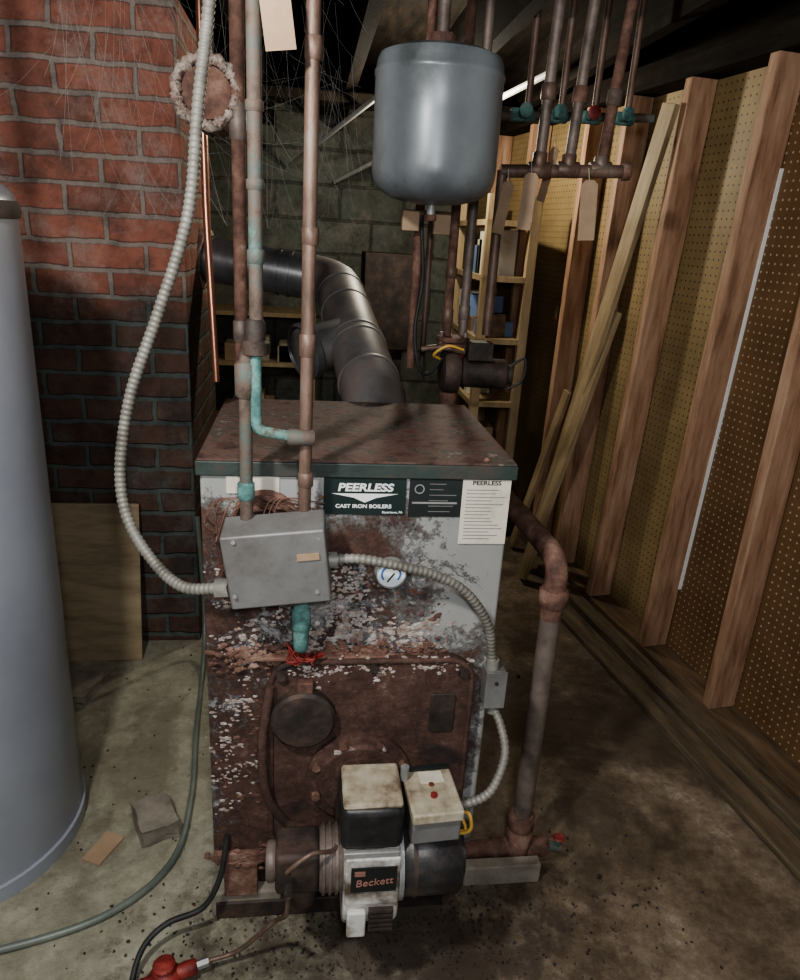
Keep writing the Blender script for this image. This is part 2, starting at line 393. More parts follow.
tube('ceiling_pipe',[(.154,4.8,1.843),(.86,2.87,2.14)],.012,'whitepipe')
tube('ceiling_pipe.001',[(-.12,4.8,1.919),(.32,3.25,2.12)],.012,'whitepipe')

# ------------------------------------------------------------------ water heater
g=group('water_heater'); cx,cy=-.825,1.485; r=.277
lathe('tank_shell',[(r-.02,FZ+.02),(r-.004,FZ+.03),(r,FZ+.045),(r,1.56),(r-.004,1.585),(r-.02,1.60),(r-.06,1.605),(.001,1.625)],(cx,cy,0),'heater',seg=96,parent=g)
lathe('base_ring',[(r+.004,FZ),(r+.006,FZ+.04),(r-.01,FZ+.045)],(cx,cy,0),'heater',seg=96,parent=g)
lathe('top_rim',[(r+.004,1.54),(r+.006,1.555),(r+.003,1.57),(r-.01,1.572)],(cx,cy,0),'rustdark',seg=96,parent=g)
lathe('draft_hood',[(.12,1.66),(.12,1.68),(.07,1.76),(.06,1.78),(.06,2.2)],(cx,cy,0),'galv',seg=32,parent=g)
for a in range(4):
    t=a*math.pi/2+.5; cyl('hood_leg_%d'%(a+1),(cx+.10*math.cos(t),cy+.10*math.sin(t),1.615),(cx+.10*math.cos(t),cy+.10*math.sin(t),1.665),.006,'galv',parent=g)
cyl('heater_nipple',(cx+.16,cy,1.60),(cx+.16,cy,2.2),.011,'copper_old',parent=g)

# ------------------------------------------------------------------ boiler
bl=group('boiler')
X0,X1,Y0,Y1,ZT=-.18,.372,1.19,1.65,1.15
bm=bmesh.new(); bmesh.ops.create_cube(bm,size=1)
bmesh.ops.scale(bm,vec=(X1-X0,Y1-Y0,ZT-.30),verts=bm.verts); bmesh.ops.translate(bm,vec=((X0+X1)/2,(Y0+Y1)/2,(ZT+.30)/2),verts=bm.verts)
obj('jacket',bm,'jacket',bevel=.006,parent=bl)
box2('lid_edge',(X0-.006,Y0-.008,1.148),(X1+.006,Y1+.004,1.174),'teal',parent=bl,bevel=.002)
box2('lid_top',(X0-.003,Y0-.005,1.1745),(X1+.003,Y1+.002,1.178),'rusttop',parent=bl)
box2('base_block',(X0+.03,Y0+.03,FZ),(X1-.03,Y1-.03,.30),'rustdark',parent=bl,bevel=.006)
box2('base_skirt',(X0-.01,Y0+.005,FZ),(X0+.14,Y0+.05,.19),'stone',parent=bl,bevel=.006)
box2('base_flange',(X0+.0,Y0-.01,.29),(X1-.02,Y0+.03,.315),'rust',parent=bl,bevel=.004)
box2('base_sill',(X0+.0,Y0+.0,FZ),(X1-.05,Y0+.045,.165),'rustdark',parent=bl,bevel=.004)
box2('leg_plate',(X0+.02,Y0-.005,.19),(X0+.09,Y0+.02,.29),'rust',parent=bl,bevel=.003)
rrect('access_plate',.135,.56,.40,.46,.06,Y0-.022,Y0+.002,'plate',parent=bl,bevel=.006)
pts=[]
for sx,sz,a0 in ((1,1,0),(-1,1,90),(-1,-1,180),(1,-1,270)):
    for k in range(9):
        a=math.radians(a0+90*k/8); pts.append((.135+sx*.145+.05*math.cos(a),Y0-.022,.56+sz*.175+.05*math.sin(a)))
tube('plate_rim',pts+[pts[0]],.006,'plate',parent=bl,seg=10)
rrect('pressed_patch',.275,.665,.05,.09,.008,Y0-.026,Y0-.02,'rustdark',parent=bl,bevel=.002)
tube('handle_bar',catmull([(-.06,Y0-.03,.74),(-.075,Y0-.04,.62),(-.068,Y0-.04,.50),(-.03,Y0-.035,.42),(.03,Y0-.03,.385)],10),.009,'plate',parent=bl,seg=12)
lathe('peep_door',[(.058,0),(.062,.004),(.062,.02),(.056,.026),(.02,.028),(.001,.028)],(.002,Y0-.022,.668),'rustdark',axis='Y',parent=bl)
box2('peep_hinge',(-.01,Y0-.04,.725),(.02,Y0-.022,.75),'rust',parent=bl,bevel=.003)
lathe('burner_flange',[(.105,0),(.105,.012),(.085,.016),(.08,.024),(.06,.024),(.06,.03),(.001,.03)],(.115,Y0-.022,.52),'plate',axis='Y',parent=bl)
for k in range(8):
    a=math.radians(22+45*k); c=(.115+.093*math.cos(a),Y0-.034,.52+.093*math.sin(a))
    cyl('flange_bolt_%d'%(k+1),c,(c[0],c[1]-.012,c[2]),.009,'rust',seg=6,parent=bl)
for k in range(4): box('scale_flake_%d'%(k+1),(.07+.03*k,Y0-.042,.592+.006*(k%2)),(.014,.006,.006),'scale',rot=(0,20*k,0),parent=bl)
for k,(x,z) in enumerate(((-.04,.76),(.31,.76),(-.04,.36),(.31,.36),(.135,.775))):
    cyl('plate_bolt_%d'%(k+1),(x,Y0-.02,z),(x,Y0-.034,z),.010,'rustdark',seg=6,parent=bl)
def lumps(name,x0,x1,z0,z1,n,mat,y=Y0,s=(.0012,.006),clusters=10,sp=.018):
    bm=bmesh.new(); cl=[(random.uniform(x0,x1),random.gauss((z0+z1)/2,(z1-z0)/3)) for _ in range(clusters)]
    for i in range(n):
        r=random.uniform(s[0],s[1]); c=random.choice(cl)
        m=Matrix.Translation((random.gauss(c[0],sp),y,random.gauss(c[1],sp*.6)))@Matrix.Diagonal((r*random.uniform(.8,2.2),r*.6,r,1))@Matrix.Rotation(random.uniform(0,6),4,'Y')
        q=bmesh.ops.create_icosphere(bm,subdivisions=1,radius=1,matrix=m)['verts']
        for v in q: v.co+=Vector((random.uniform(-1,1),random.uniform(-1,1)*.5,random.uniform(-1,1)))*r*.4
    return obj(name,bm,mat,parent=bl)
lumps('scale_residue',.0,.25,.80,.85,420,'scale',clusters=20)
lumps('scale_residue_left',-.15,-.03,.83,.93,220,'scale',clusters=16,s=(.001,.0045))
lumps('scale_residue_upper',.03,.12,.86,.97,240,'scale',clusters=16,s=(.001,.004))
lumps('scale_residue_side',-.165,-.09,.40,.80,220,'scale',clusters=26,s=(.001,.004))
lumps('rust_residue',-.15,.26,.778,.80,420,'rust',y=Y0-.008,clusters=26)
lumps('rust_residue_base',-.16,.34,.288,.306,350,'rust',y=Y0-.008,clusters=26)
lumps('rust_residue_plate',-.04,.31,.76,.78,200,'scale',y=Y0-.022,s=(.001,.004),clusters=9)
lumps('rust_scabs',-.15,.30,.35,.95,320,'rust',s=(.0015,.005),clusters=60,sp=.02)
box2('cover_ledge',(-.08,Y0-.02,.785),(.16,Y0+.0,.794),'rust',parent=bl,bevel=.003)
lathe('port_ring',[(.058,0),(.058,.006),(.05,.008),(.048,.002),(.001,.002)],(-.07,Y0,1.065),'rust',axis='Y',parent=bl)
# labels
box2('nameplate',(.032,Y0-.003,1.078),(.178,Y0-.001,1.146),'ldark',parent=bl)
text('nameplate_text','PEERLESS',(.105,Y0-.004,1.129),.020,'ltext',bl,sx=1.22,off=.035,shear=.15)
bm=bmesh.new(); vs=[bm.verts.new(p) for p in ((.045,Y0-.0035,1.118),(.165,Y0-.0035,1.118),(.125,Y0-.0035,1.110),(.105,Y0-.0035,1.101),(.085,Y0-.0035,1.110))]; bm.faces.new(vs); obj('nameplate_arrow',bm,'ltext',parent=bl)
text('nameplate_subtext','CAST IRON BOILERS',(.103,Y0-.004,1.094),.0095,'ltext',bl,sx=1.15,off=.03)
text('nameplate_town','Boyertown, PA',(.155,Y0-.004,1.083),.006,'ltext',bl)
box2('rating_plate',(.184,Y0-.003,1.075),(.282,Y0-.001,1.146),'lblack',parent=bl)
lathe('rating_logo',[(.009,0),(.009,.0004),(.007,.0004),(.007,0)],(.202,Y0-.0035,1.128),'galv',axis='Y',parent=bl,seg=24,cap=False)
for k in range(6):
    w=(.03,.025,.05,.035,.045,.04)[k]
    box2('rating_line_%d'%(k+1),(.22,Y0-.0038,1.137-k*.0105),(.22+w,Y0-.003,1.1385-k*.0105),'boxgray',parent=bl)
box2('rating_serial',(.190,Y0-.0038,1.100),(.272,Y0-.003,1.1035),'galv',parent=bl)
box2('data_sticker',(.280,Y0-.0036,1.022),(.369,Y0-.0032,1.150),'paper',parent=bl)
text('sticker_head','PEERLESS',(.324,Y0-.004,1.141),.011,'lblack',bl,sx=1.2)
for k in range(15):
    box2('sticker_line_%d'%(k+1),(.288,Y0-.0040,1.127-k*.0068),(.29+random.uniform(.04,.072),Y0-.0036,1.1283-k*.0068),'boxgray',parent=bl)
box2('worn_sticker',(-.135,Y0-.003,1.115),(-.045,Y0-.001,1.148),'paper',parent=bl)
lathe('gauge_bezel',[(.030,0),(.030,.012),(.0275,.016),(.0262,.013),(.0262,.0)],(.158,Y0-.004,.966),'galv',axis='Y',parent=bl,cap=False)
lathe('gauge_dial',[(.027,.0),(.027,.0115),(.001,.0115)],(.158,Y0-.004,.966),'glass',axis='Y',parent=bl)
tube('gauge_arc',[(.158+.017*math.cos(math.radians(a)),Y0-.0162,.966+.017*math.sin(math.radians(a))) for a in range(-40,221,13)],.0018,'blue',parent=bl,seg=8)
box('gauge_needle',(.158,Y0-.0165,.959),(.003,.001,.022),'black',rot=(0,35,0),parent=bl)

# ------------------------------------------------------------------ gray control box
cbx=group('control_box')
R=-6.5
box('cover',(-.043,1.10,1.031),(.166,.075,.138),'boxgray',rot=(6,R,-2),bevel=.004,parent=cbx)
box('cover_label',(.006,1.0568,1.055),(.036,.002,.012),'tag',rot=(6,R,-2),parent=cbx)
for k,(x,z) in enumerate(((-.112,.980),(.022,.988),(-.112,1.080),(.022,1.090))):
    cyl('cover_screw_%d'%(k+1),(x,1.066,z),(x,1.0595-(z-1.03)*.08,z),.0035,'galv',parent=cbx,seg=12)
box('back_bracket',(-.05,1.165,1.03),(.13,.055,.11),'rustdark',rot=(0,R,0),parent=cbx,bevel=.003)
cyl('conduit_nut',(-.124,1.12,.967),(-.148,1.128,.962),.018,'conduit',seg=6,parent=cbx)
cyl('conduit_nut_right',(.036,1.12,1.02),(.056,1.12,1.02),.016,'conduit',seg=6,parent=cbx)
w=group('frayed_wiring')
for i in range(14):
    x=-.13+i*.004+random.uniform(-.02,.05)
    tube('strand_%d'%(i+1),catmull([(-.14+random.uniform(-.02,.02),1.165,.93+random.uniform(0,.17)),(x-.03,1.14,1.07+random.uniform(-.05,.04)),(x,1.15,1.12),(x+.07,1.165,1.09+random.uniform(-.02,.02))],8),.0011,'rust',seg=6,parent=w)
for i in range(14):
    tube('red_strand_%d'%(i+1),catmull([(.0+random.uniform(-.03,.0),1.165,.82+random.uniform(-.01,.01)),(random.uniform(-.03,.02),1.135,.81+random.uniform(-.01,.01)),(.02+random.uniform(-.01,.02),1.16,.80+random.uniform(-.01,.015))],6),.0014,'red',seg=6,parent=w)

# ------------------------------------------------------------------ pipes
def pipe(name,pts,r,mat,fits=(),fr=None,fmat=None,parent=None,fil=None):
    g=group(name)
    P=fillet(pts,fil) if fil and len(pts)>2 else pts
    tube('run',P,r,mat,parent=g)
    for i,(a,b) in enumerate(fits):
        cyl('fitting_%d'%(i+1),a,b,fr or r*1.22,fmat or mat,parent=g,bevel=r*.18)
    return g
pipe('copper_pipe',[(.004,1.13,2.3),(-.002,1.13,.90)],.0105,'copper_old',
     [((.002,1.13,1.53),(.002,1.13,1.555)),((.0,1.13,1.365),(.0,1.13,1.40)),((0,1.13,1.15),(0,1.13,1.175)),((.003,1.13,1.77),(.003,1.13,1.80))])
pipe('relief_stub',[(-.004,1.13,.985),(-.004,1.13,.84),(-.004,1.185,.825)],.014,'verdigris',[((-.004,1.13,.88),(-.004,1.13,.92))],fil=.02)
g=pipe('copper_pipe.001',[(-.077,1.12,2.3),(-.077,1.12,1.40),(-.094,1.12,1.36),(-.096,1.12,1.09),(-.096,1.165,1.06)],.0105,'verdmix',
     [((-.077,1.12,1.50),(-.077,1.12,1.52)),((-.077,1.12,1.60),(-.077,1.12,1.615)),((-.077,1.12,1.70),(-.077,1.12,1.715))],fmat='verdmix',fil=.012)
lathe('union_nut',[(.012,0),(.021,.003),(.021,.02),(.016,.024),(.016,.05),(.012,.055)],(-.079,1.12,1.365),'rustdark',seg=12,parent=g)
cyl('valve_body',(-.094,1.12,1.30),(-.094,1.12,1.355),.017,'verdmix',parent=g,bevel=.004)
tube('branch_loop',fillet([(-.078,1.115,1.372),(-.078,1.108,1.25),(-.001,1.118,1.235)],.015),.0085,'verdigris',parent=g)
cyl('branch_tee',(-.03,1.116,1.238),(.013,1.12,1.236),.013,'verdmix',parent=g,bevel=.003)
cyl('lower_coupling',(-.096,1.12,1.13),(-.096,1.12,1.16),.014,'verdigris',parent=g,bevel=.003)
g=pipe('iron_pipe',[(-.150,1.69,1.05),(-.150,1.69,2.3)],.015,'rust',[((-.15,1.69,1.30),(-.15,1.69,1.35)),((-.15,1.69,1.72),(-.15,1.69,1.79))],fmat='ironpipe')
pipe('copper_pipe.002',[(-.262,2.12,1.12),(-.285,2.18,1.6),(-.285,2.18,2.3)],.010,'copper',fil=.08)
g=group('insulated_pipe_end')
lathe('pipe_cap',[(.05,-.02),(.05,.012),(.04,.018),(.018,.020),(.001,.020)],(-.212,1.70,1.805),'rust',axis='Y',parent=g)
o=lathe('insulation_ring',[(.045,-.20),(.062,-.20),(.063,-.03),(.064,-.01),(.068,.0),(.071,.008),(.071,.018),(.066,.026),(.061,.030),(.055,.026),(.05,.014),(.049,-.01)],(-.212,1.70,1.805),'asbestos',axis='Y',parent=g,seg=90)
for v in o.data.vertices:
    d=Vector((v.co.x+.212,0,v.co.z-1.805)).normalized(); v.co+=d*random.uniform(-.005,.006)+Vector((0,random.uniform(-.005,.005),0))
cyl('hanger_rod',(-.212,1.80,1.87),(-.212,1.80,2.3),.004,'rustdark',parent=g)

conduit('flexible_conduit',[(-.150,1.34,2.25),(-.150,1.31,1.95),(-.158,1.30,1.85),(-.178,1.30,1.72),(-.192,1.30,1.60),(-.215,1.3,1.51),(-.262,1.30,1.385),(-.308,1.29,1.26),(-.332,1.28,1.13),(-.322,1.26,1.04),(-.275,1.22,.975),(-.213,1.16,.950),(-.145,1.125,.963)],.0105,'conduit')
conduit('flexible_conduit.001',[(.052,1.12,1.022),(.10,1.115,1.024),(.165,1.12,1.008),(.235,1.13,.985),(.296,1.135,.945),(.345,1.15,.87),(.362,1.165,.80),(.366,1.165,.77)],.0090,'conduit')
g=group('junction_box')
box('box_body',(.374,1.172,.725),(.040,.036,.080),'boxgray',bevel=.003,parent=g)
box('box_cover',(.374,1.151,.725),(.042,.004,.082),'boxgray',bevel=.001,parent=g)
cyl('box_connector',(.368,1.168,.765),(.367,1.168,.785),.013,'conduit',parent=g,seg=12)
cyl('box_connector_low',(.376,1.168,.685),(.378,1.165,.665),.013,'conduit',parent=g,seg=12)
cyl('box_screw',(.374,1.15,.742),(.374,1.147,.742),.004,'black',parent=g,seg=10)
conduit('flexible_conduit.002',[(.378,1.165,.675),(.390,1.14,.65),(.392,1.10,.61),(.36,1.06,.565),(.315,1.045,.55),(.285,1.05,.545)],.0090,'conduit')

g=group('return_pipe')
tube('upper_run',fillet([(.40,2.05,.985),(.49,1.62,.958),(.525,1.30,.935),(.525,1.30,.80)],.05,10),.024,'rust',parent=g)
cyl('elbow_collar',(.525,1.30,.83),(.525,1.30,.87),.032,'rust',parent=g,bevel=.005)
cyl('riser',(.525,1.30,.22),(.525,1.30,.84),.0225,'ironpipe',parent=g)
cyl('bottom_collar',(.525,1.30,.225),(.525,1.30,.27),.031,'rust',parent=g,bevel=.005)
cyl('bottom_tee',(.525,1.30,FZ+.02),(.525,1.30,.235),.030,'rust',parent=g,bevel=.005)
cyl('tee_branch',(.46,1.30,.165),(.60,1.30,.165),.024,'rust',parent=g,bevel=.004)
cyl('tee_foot',(.525,1.30,FZ),(.525,1.30,FZ+.03),.034,'rust',parent=g,bevel=.004)
cyl('run_to_boiler',(.34,1.30,.165),(.47,1.30,.165),.020,'rust',parent=g)
cyl('drain_valve_body',(.60,1.30,.165),(.635,1.29,.165),.012,'verdmix',parent=g,bevel=.003)
cyl('drain_valve_stem',(.62,1.29,.165),(.62,1.285,.200),.005,'verdigris',parent=g)
lathe('drain_valve_handle',[(.012,0),(.015,.003),(.012,.006)],(.62,1.285,.200),'red',parent=g,seg=16)
box2('concrete_block',(.38,1.235,FZ),(.565,1.265,FZ+.055),'stone',bevel=.004)

# ------------------------------------------------------------------ oil burner
bn=group('oil_burner')
cyl('air_tube',(.125,1.165,.49),(.125,1.05,.45),.058,'rustdark',parent=bn)
def profx(name,pts,x0,x1,mat,bevel=.006):
    bm=bmesh.new(); A=[bm.verts.new((x0,p[0],p[1])) for p in pts]; B=[bm.verts.new((x1,p[0],p[1])) for p in pts]
    bm.faces.new(A); bm.faces.new(B[::-1]); k=len(pts)
    for i in range(k): bm.faces.new((A[i],A[(i+1)%k],B[(i+1)%k],B[i]))
    return obj(name,bm,mat,parent=bn,bevel=bevel)
pts=[(.975,.515),(.97,.50),(.968,.40)]
for k in range(9):
    a=math.radians(180+20*k); pts.append((1.04+.072*math.cos(a),.385+.072*math.sin(a)))
pts+=[(1.115,.42),(1.115,.515)]
profx('blower_housing',pts,.078,.180,'white')
box2('housing_front_plate',(.080,.963,.405),(.178,.972,.512),'white',parent=bn,bevel=.003)
box2('burner_nameplate',(.090,.9600,.440),(.172,.9628,.495),'lblack',parent=bn)
text('burner_nameplate_text','Beckett',(.131,.9592,.463),.022,'lred',bn,rot=(90,-5,0),off=0,shear=.2)
for k in range(4): box2('nameplate_stripe_%d'%(k+1),(.096,.9592,.487-k*.003),(.115,.9600,.4885-k*.003),'lred',parent=bn)
box2('housing_flap',(.085,.955,.335),(.120,.968,.395),'white',parent=bn,bevel=.004)
for k in range(5): box2('air_slot_%d'%(k+1),(.125,.958,.345+k*.011),(.17,.968,.350+k*.011),'rustdark',parent=bn)
box2('transformer_can',(.070,.972,.52),(.182,1.085,.612),'black',parent=bn,bevel=.014)
box2('transformer_lid',(.073,.976,.608),(.179,1.082,.622),'cream',parent=bn,bevel=.007)
box2('transformer_hinge',(.076,.966,.512),(.176,.975,.524),'galv',parent=bn,bevel=.002)
cyl('hinge_knob',(.19,1.06,.60),(.19,1.06,.628),.008,'galv',parent=bn)
box('relay_base',(.237,1.035,.555),(.090,.115,.055),'boxgray',rot=(0,0,4),parent=bn,bevel=.004)
box('relay_cover',(.237,1.030,.590),(.094,.122,.022),'cream',rot=(0,0,4),parent=bn,bevel=.004)
box('relay_label',(.240,1.060,.6015),(.045,.030,.0012),'paper',rot=(0,0,4),parent=bn)
box('relay_bar',(.237,1.083,.603),(.085,.010,.006),'lblack',rot=(0,0,4),parent=bn)
cyl('reset_button',(.238,1.012,.600),(.238,1.012,.607),.006,'red',parent=bn)
cyl('relay_screw',(.238,1.04,.600),(.238,1.04,.604),.005,'copper',parent=bn)
cyl('motor_body',(.180,1.035,.445),(.298,1.035,.445),.072,'black',parent=bn,bevel=.008,seg=40)
cyl('motor_band',(.205,1.035,.445),(.213,1.035,.445),.0735,'rustdark',parent=bn,seg=40)
cyl('motor_end',(.296,1.035,.445),(.306,1.035,.445),.045,'black',parent=bn,seg=32)
cyl('motor_flange',(.178,1.035,.445),(.187,1.035,.445),.077,'galv',parent=bn,seg=40)
cyl('pump_adapter',(.035,1.035,.445),(.079,1.035,.445),.058,'ironpipe',parent=bn,bevel=.004,seg=32)
for k in range(3): cyl('adapter_rib_%d'%(k+1),(.04+.012*k,1.035,.445),(.045+.012*k,1.035,.445),.062,'ironpipe',parent=bn,seg=32)
box2('fuel_pump_body',(-.045,.995,.40),(.036,1.075,.49),'rustdark',parent=bn,bevel=.01)
cyl('fuel_pump_cap',(-.062,1.035,.445),(-.044,1.035,.445),.036,'ironpipe',parent=bn,bevel=.004)
cyl('pump_fitting',(-.02,.998,.425),(-.02,.975,.425),.009,'rustdark',parent=bn,seg=6)
cyl('pump_strainer',(.005,1.035,.345),(.005,1.035,.41),.026,'rustdark',parent=bn,bevel=.005)
tube('nozzle_line',catmull([(-.02,.98,.47),(-.02,.96,.50),(.02,.965,.53),(.06,1.0,.50),(.075,1.04,.50)],8),.004,'copper_old',seg=10,parent=bn)
tube('yellow_wire',catmull([(.285,1.03,.545),(.305,1.01,.56),(.31,1.0,.535),(.295,1.01,.515),(.27,1.03,.51)],8),.0035,'orange',seg=10,parent=bn)
tube('yellow_wire_2',catmull([(.285,1.05,.54),(.30,1.03,.53),(.305,1.02,.51),(.28,1.03,.505)],8),.003,'orange',seg=10,parent=bn)

g=group('oil_supply_valve')
VX=-.262
lathe('valve_bell',[(.02,0),(.035,.004),(.036,.02),(.028,.035),(.014,.045),(.012,.06)],(VX,1.05,FZ),'red',parent=g,seg=20)
lathe('valve_wheel',[(.018,.0),(.022,.003),(.018,.008),(.004,.009)],(VX,1.05,FZ+.055),'red',parent=g,seg=16)
cyl('valve_outlet',(VX,1.05,FZ+.022),(VX+.06,1.065,FZ+.03),.015,'red',parent=g,bevel=.003)
cyl('valve_inlet',(VX,1.05,FZ+.022),(VX-.05,1.03,FZ+.022),.015,'red',parent=g,bevel=.003)
cyl('flare_nut',(VX+.06,1.065,FZ+.03),(VX+.082,1.071,FZ+.032),.009,'galv',seg=6,parent=g)
tube('copper_fuel_line',catmull([(VX+.08,1.071,.152),(-.12,1.08,.165),(-.05,1.06,.26),(-.025,.99,.36),(-.02,.976,.42)],10),.0045,'copper_old',seg=10)
tube('rubber_cable',catmull([(-.15,1.185,.36),(-.165,1.165,.27),(-.20,1.15,.205),(-.27,1.13,.19),(-.31,1.10,.17),(-.325,1.06,.14),(-.32,1.02,.13)],10),.006,'rubber',seg=10)
tube('garden_hose',catmull([(-.36,2.30,FZ+.5),(-.345,2.28,FZ+.15),(-.335,2.12,FZ+.012),(-.31,1.8,FZ+.01),(-.286,1.55,FZ+.01),(-.298,1.35,FZ+.01),(-.40,1.22,FZ+.01),(-.58,1.15,FZ+.01),(-.80,1.12,FZ+.01),(-1.1,1.1,FZ+.01)],12),.008,'hose',seg=12)

# ------------------------------------------------------------------ expansion tank
g=group('expansion_tank'); tx,ty=.283,1.78; r=.143
lathe('tank_shell',[(.001,1.622),(.03,1.623),(.07,1.628),(.105,1.638),(.127,1.652),(.138,1.668),(r-.001,1.685),(r,1.70),(r,1.80),(r,1.880),(r+.002,1.883),(r+.002,1.891),(r-.001,1.895),(r-.003,1.910),(.134,1.924),(.11,1.934),(.07,1.940),(.02,1.942),(.001,1.942)],(tx,ty,0),'aqua',seg=96,parent=g)
cyl('tank_neck',(tx,ty,1.94),(tx,ty,2.3),.014,'ironpipe',parent=g)
cyl('tank_stem',(tx,ty,1.597),(tx,ty,1.626),.010,'galv',parent=g)
cyl('stem_cap',(tx,ty,1.588),(tx,ty,1.602),.014,'rust',parent=g,bevel=.002)
cyl('top_bushing',(tx,ty,1.94),(tx,ty,1.97),.03,'rust',parent=g,seg=6)

# ------------------------------------------------------------------ flue
g=group('flue_pipe'); R=.076
A=Vector((-.50,2.72,1.455)); B=Vector((.10,2.62,1.385)); Cc=Vector((.168,1.74,1.16))
tube('horizontal_run',[A,B-(B-A).normalized()*.08],R,'flueblack',seg=40,parent=g)
P=fillet([B-(B-A).normalized()*.1,B,Cc],.095,4)
tube('elbow_run',P+[Cc+Vector((0,-.09,-.09))],R+.003,'fluemetal',seg=40,parent=g)
d=(B-A).normalized()
for k,t in enumerate((.16,.40,.44)):
    c=A+d*t; cyl('crimp_ring_%d'%(k+1),c,c+d*.012,R+.004,'flueblack',parent=g,seg=40)
d2=(Cc-B).normalized()
for k,t in enumerate((.14,.30,.56,.60,.80)):
    c=B+d2*t; cyl('seam_ring_%d'%(k+1),c,c+d2*.008,R+.006,'fluemetal',parent=g,seg=40)
T0=B+d2*.50; Td=Vector((-.15,-.09,-.035))
cyl('tee_branch',T0,T0+Td,.066,'fluemetal',parent=g,seg=40)
lathe('damper_ring',[(.066,-.03),(.080,-.02),(.082,.0),(.074,.006),(.068,-.008),(.001,-.008)],T0+Td,'flueblack',axis=Td,parent=g)
cyl('wall_thimble',(-.375,2.70,1.44),(-.355,2.697,1.437),.10,'asbestos',parent=g,seg=40)

# ------------------------------------------------------------------ pipes behind tank, circulator
pipe('iron_pipe.001',[(.292,2.02,1.2),(.292,2.02,1.64),(.292,2.02,2.3)],.0125,'rust',[((.292,2.02,1.52),(.292,2.02,1.55))])
pipe('copper_pipe.003',[(.385,2.0,1.25),(.385,2.0,2.3)],.0125,'rust',[((.385,2.0,1.33),(.385,2.0,1.37)),((.385,2.0,1.45),(.385,2.0,1.48))],fmat='copper_old')
pipe('iron_pipe.002',[(.435,2.02,1.25),(.435,2.02,2.3)],.013,'ironpipe',[((.435,2.02,1.34),(.435,2.02,1.38))])
pipe('copper_pipe.004',[(.345,2.15,1.2),(.345,2.15,2.3)],.009,'copper_old')
g=group('circulator_pump')
cyl('motor',(.43,1.98,1.20),(.56,1.96,1.20),.042,'rustdark',parent=g,bevel=.008)
cyl('motor_cap',(.555,1.961,1.20),(.575,1.958,1.20),.028,'rustdark',parent=g,bevel=.004)
lathe('volute',[(.03,-.03),(.06,-.022),(.065,0),(.06,.022),(.03,.03)],(.40,1.985,1.20),'rustdark',axis='X',parent=g)
cyl('inlet_flange',(.40,1.985,1.265),(.40,1.985,1.28),.045,'rust',parent=g,bevel=.003)
cyl('inlet_flange_upper',(.40,1.985,1.283),(.40,1.985,1.297),.045,'rust',parent=g,bevel=.003)
for k in (-1,1): cyl('flange_bolt_%d'%(k+2),(.40+k*.034,1.97,1.255),(.40+k*.034,1.97,1.31),.006,'ironpipe',parent=g,seg=6)
cyl('outlet',(.40,1.985,.9),(.40,1.985,1.15),.026,'rust',parent=g)
box('wiring_box',(.47,1.95,1.265),(.07,.06,.05),'rustdark',parent=g,bevel=.004)
tube('isolation_bar',[(.31,1.96,1.262),(.36,1.955,1.27),(.43,1.94,1.262)],.008,'copper_old',parent=g)
tube('pump_cable',catmull([(.56,1.95,1.22),(.60,1.94,1.25),(.60,1.94,1.19),(.56,1.95,1.16)],10),.004,'rubber',seg=10,parent=g)
tube('pump_wire',catmull([(.36,1.94,1.24),(.34,1.92,1.255),(.375,1.91,1.28),(.42,1.92,1.27)],10),.004,'orange',seg=10,parent=g)
tube('black_cable',catmull([(.292,1.99,1.6),(.30,1.95,1.45),(.285,1.93,1.32),(.30,1.92,1.22),(.33,1.93,1.20),(.37,1.95,1.24)],10),.005,'rubber',seg=10)
g=group('outlet_box')
box('box_left',(.262,1.98,1.59),(.045,.03,.05),'tag',parent=g,bevel=.003)
box('box_right',(.345,1.98,1.585),(.045,.03,.05),'tag',parent=g,bevel=.003)
box('strap',(.305,1.99,1.612),(.13,.006,.012),'studdark',parent=g)

# ------------------------------------------------------------------ zone manifold upper right
g=group('zone_manifold')
cyl('header',(.50,2.02,1.728),(.835,2.0,1.747),.0165,'copper_old',parent=g)
cyl('header_cap',(.825,2.0,1.7465),(.848,1.999,1.748),.0225,'rust',parent=g,bevel=.003)
for i,x in enumerate((.600,.680,.768)):
    dx=.012*(i+1)
    cyl('riser_%d'%(i+1),(x,2.01,1.735),(x+dx,2.01,2.3),.0145,('ironpipe','ironpipe','rust')[i],parent=g)
    cyl('tee_%d'%(i+1),(x-.03,2.01,1.735+.018*i/3),(x+.03,2.01,1.737+.018*i/3),.0205,'copper_old',parent=g,bevel=.003)
    cyl('riser_base_%d'%(i+1),(x,2.01,1.74),(x,2.01,1.78),.019,'copper_old',parent=g,bevel=.003)
    cyl('riser_union_%d'%(i+1),(x+dx*.35,2.01,1.90),(x+dx*.4,2.01,1.94),.020,('copper_old','rust','verdmix')[i],parent=g,bevel=.004)
cyl('header_drop',(.505,2.02,1.73),(.505,2.02,1.3),.0135,'copper_old',parent=g)
g=group('zone_valves')
for i,x in enumerate((.60,.70,.80,.90)):
    y=2.25; z=1.90+.004*i
    cyl('valve_body_%d'%(i+1),(x-.03,y,z),(x+.04,y,z),.018,'verdigris',parent=g,bevel=.004)
    cyl('valve_bonnet_%d'%(i+1),(x,y,z),(x,y-.05,z+.005),.013,'verdigris',parent=g,bevel=.003)
    lathe('valve_wheel_%d'%(i+1),[(.012,0),(.019,.003),(.019,.007),(.01,.010)],(x,y-.05,z+.005),'verdigris' if i in(0,1,3) else 'red',axis='Y',parent=g,seg=16)
    cyl('valve_riser_%d'%(i+1),(x+.02,y,z-.01),(x+.02,y,2.3),.010,'copper_old',parent=g)
cyl('valve_header',(.54,2.25,1.895),(1.0,2.25,1.92),.012,'verdmix',parent=g)
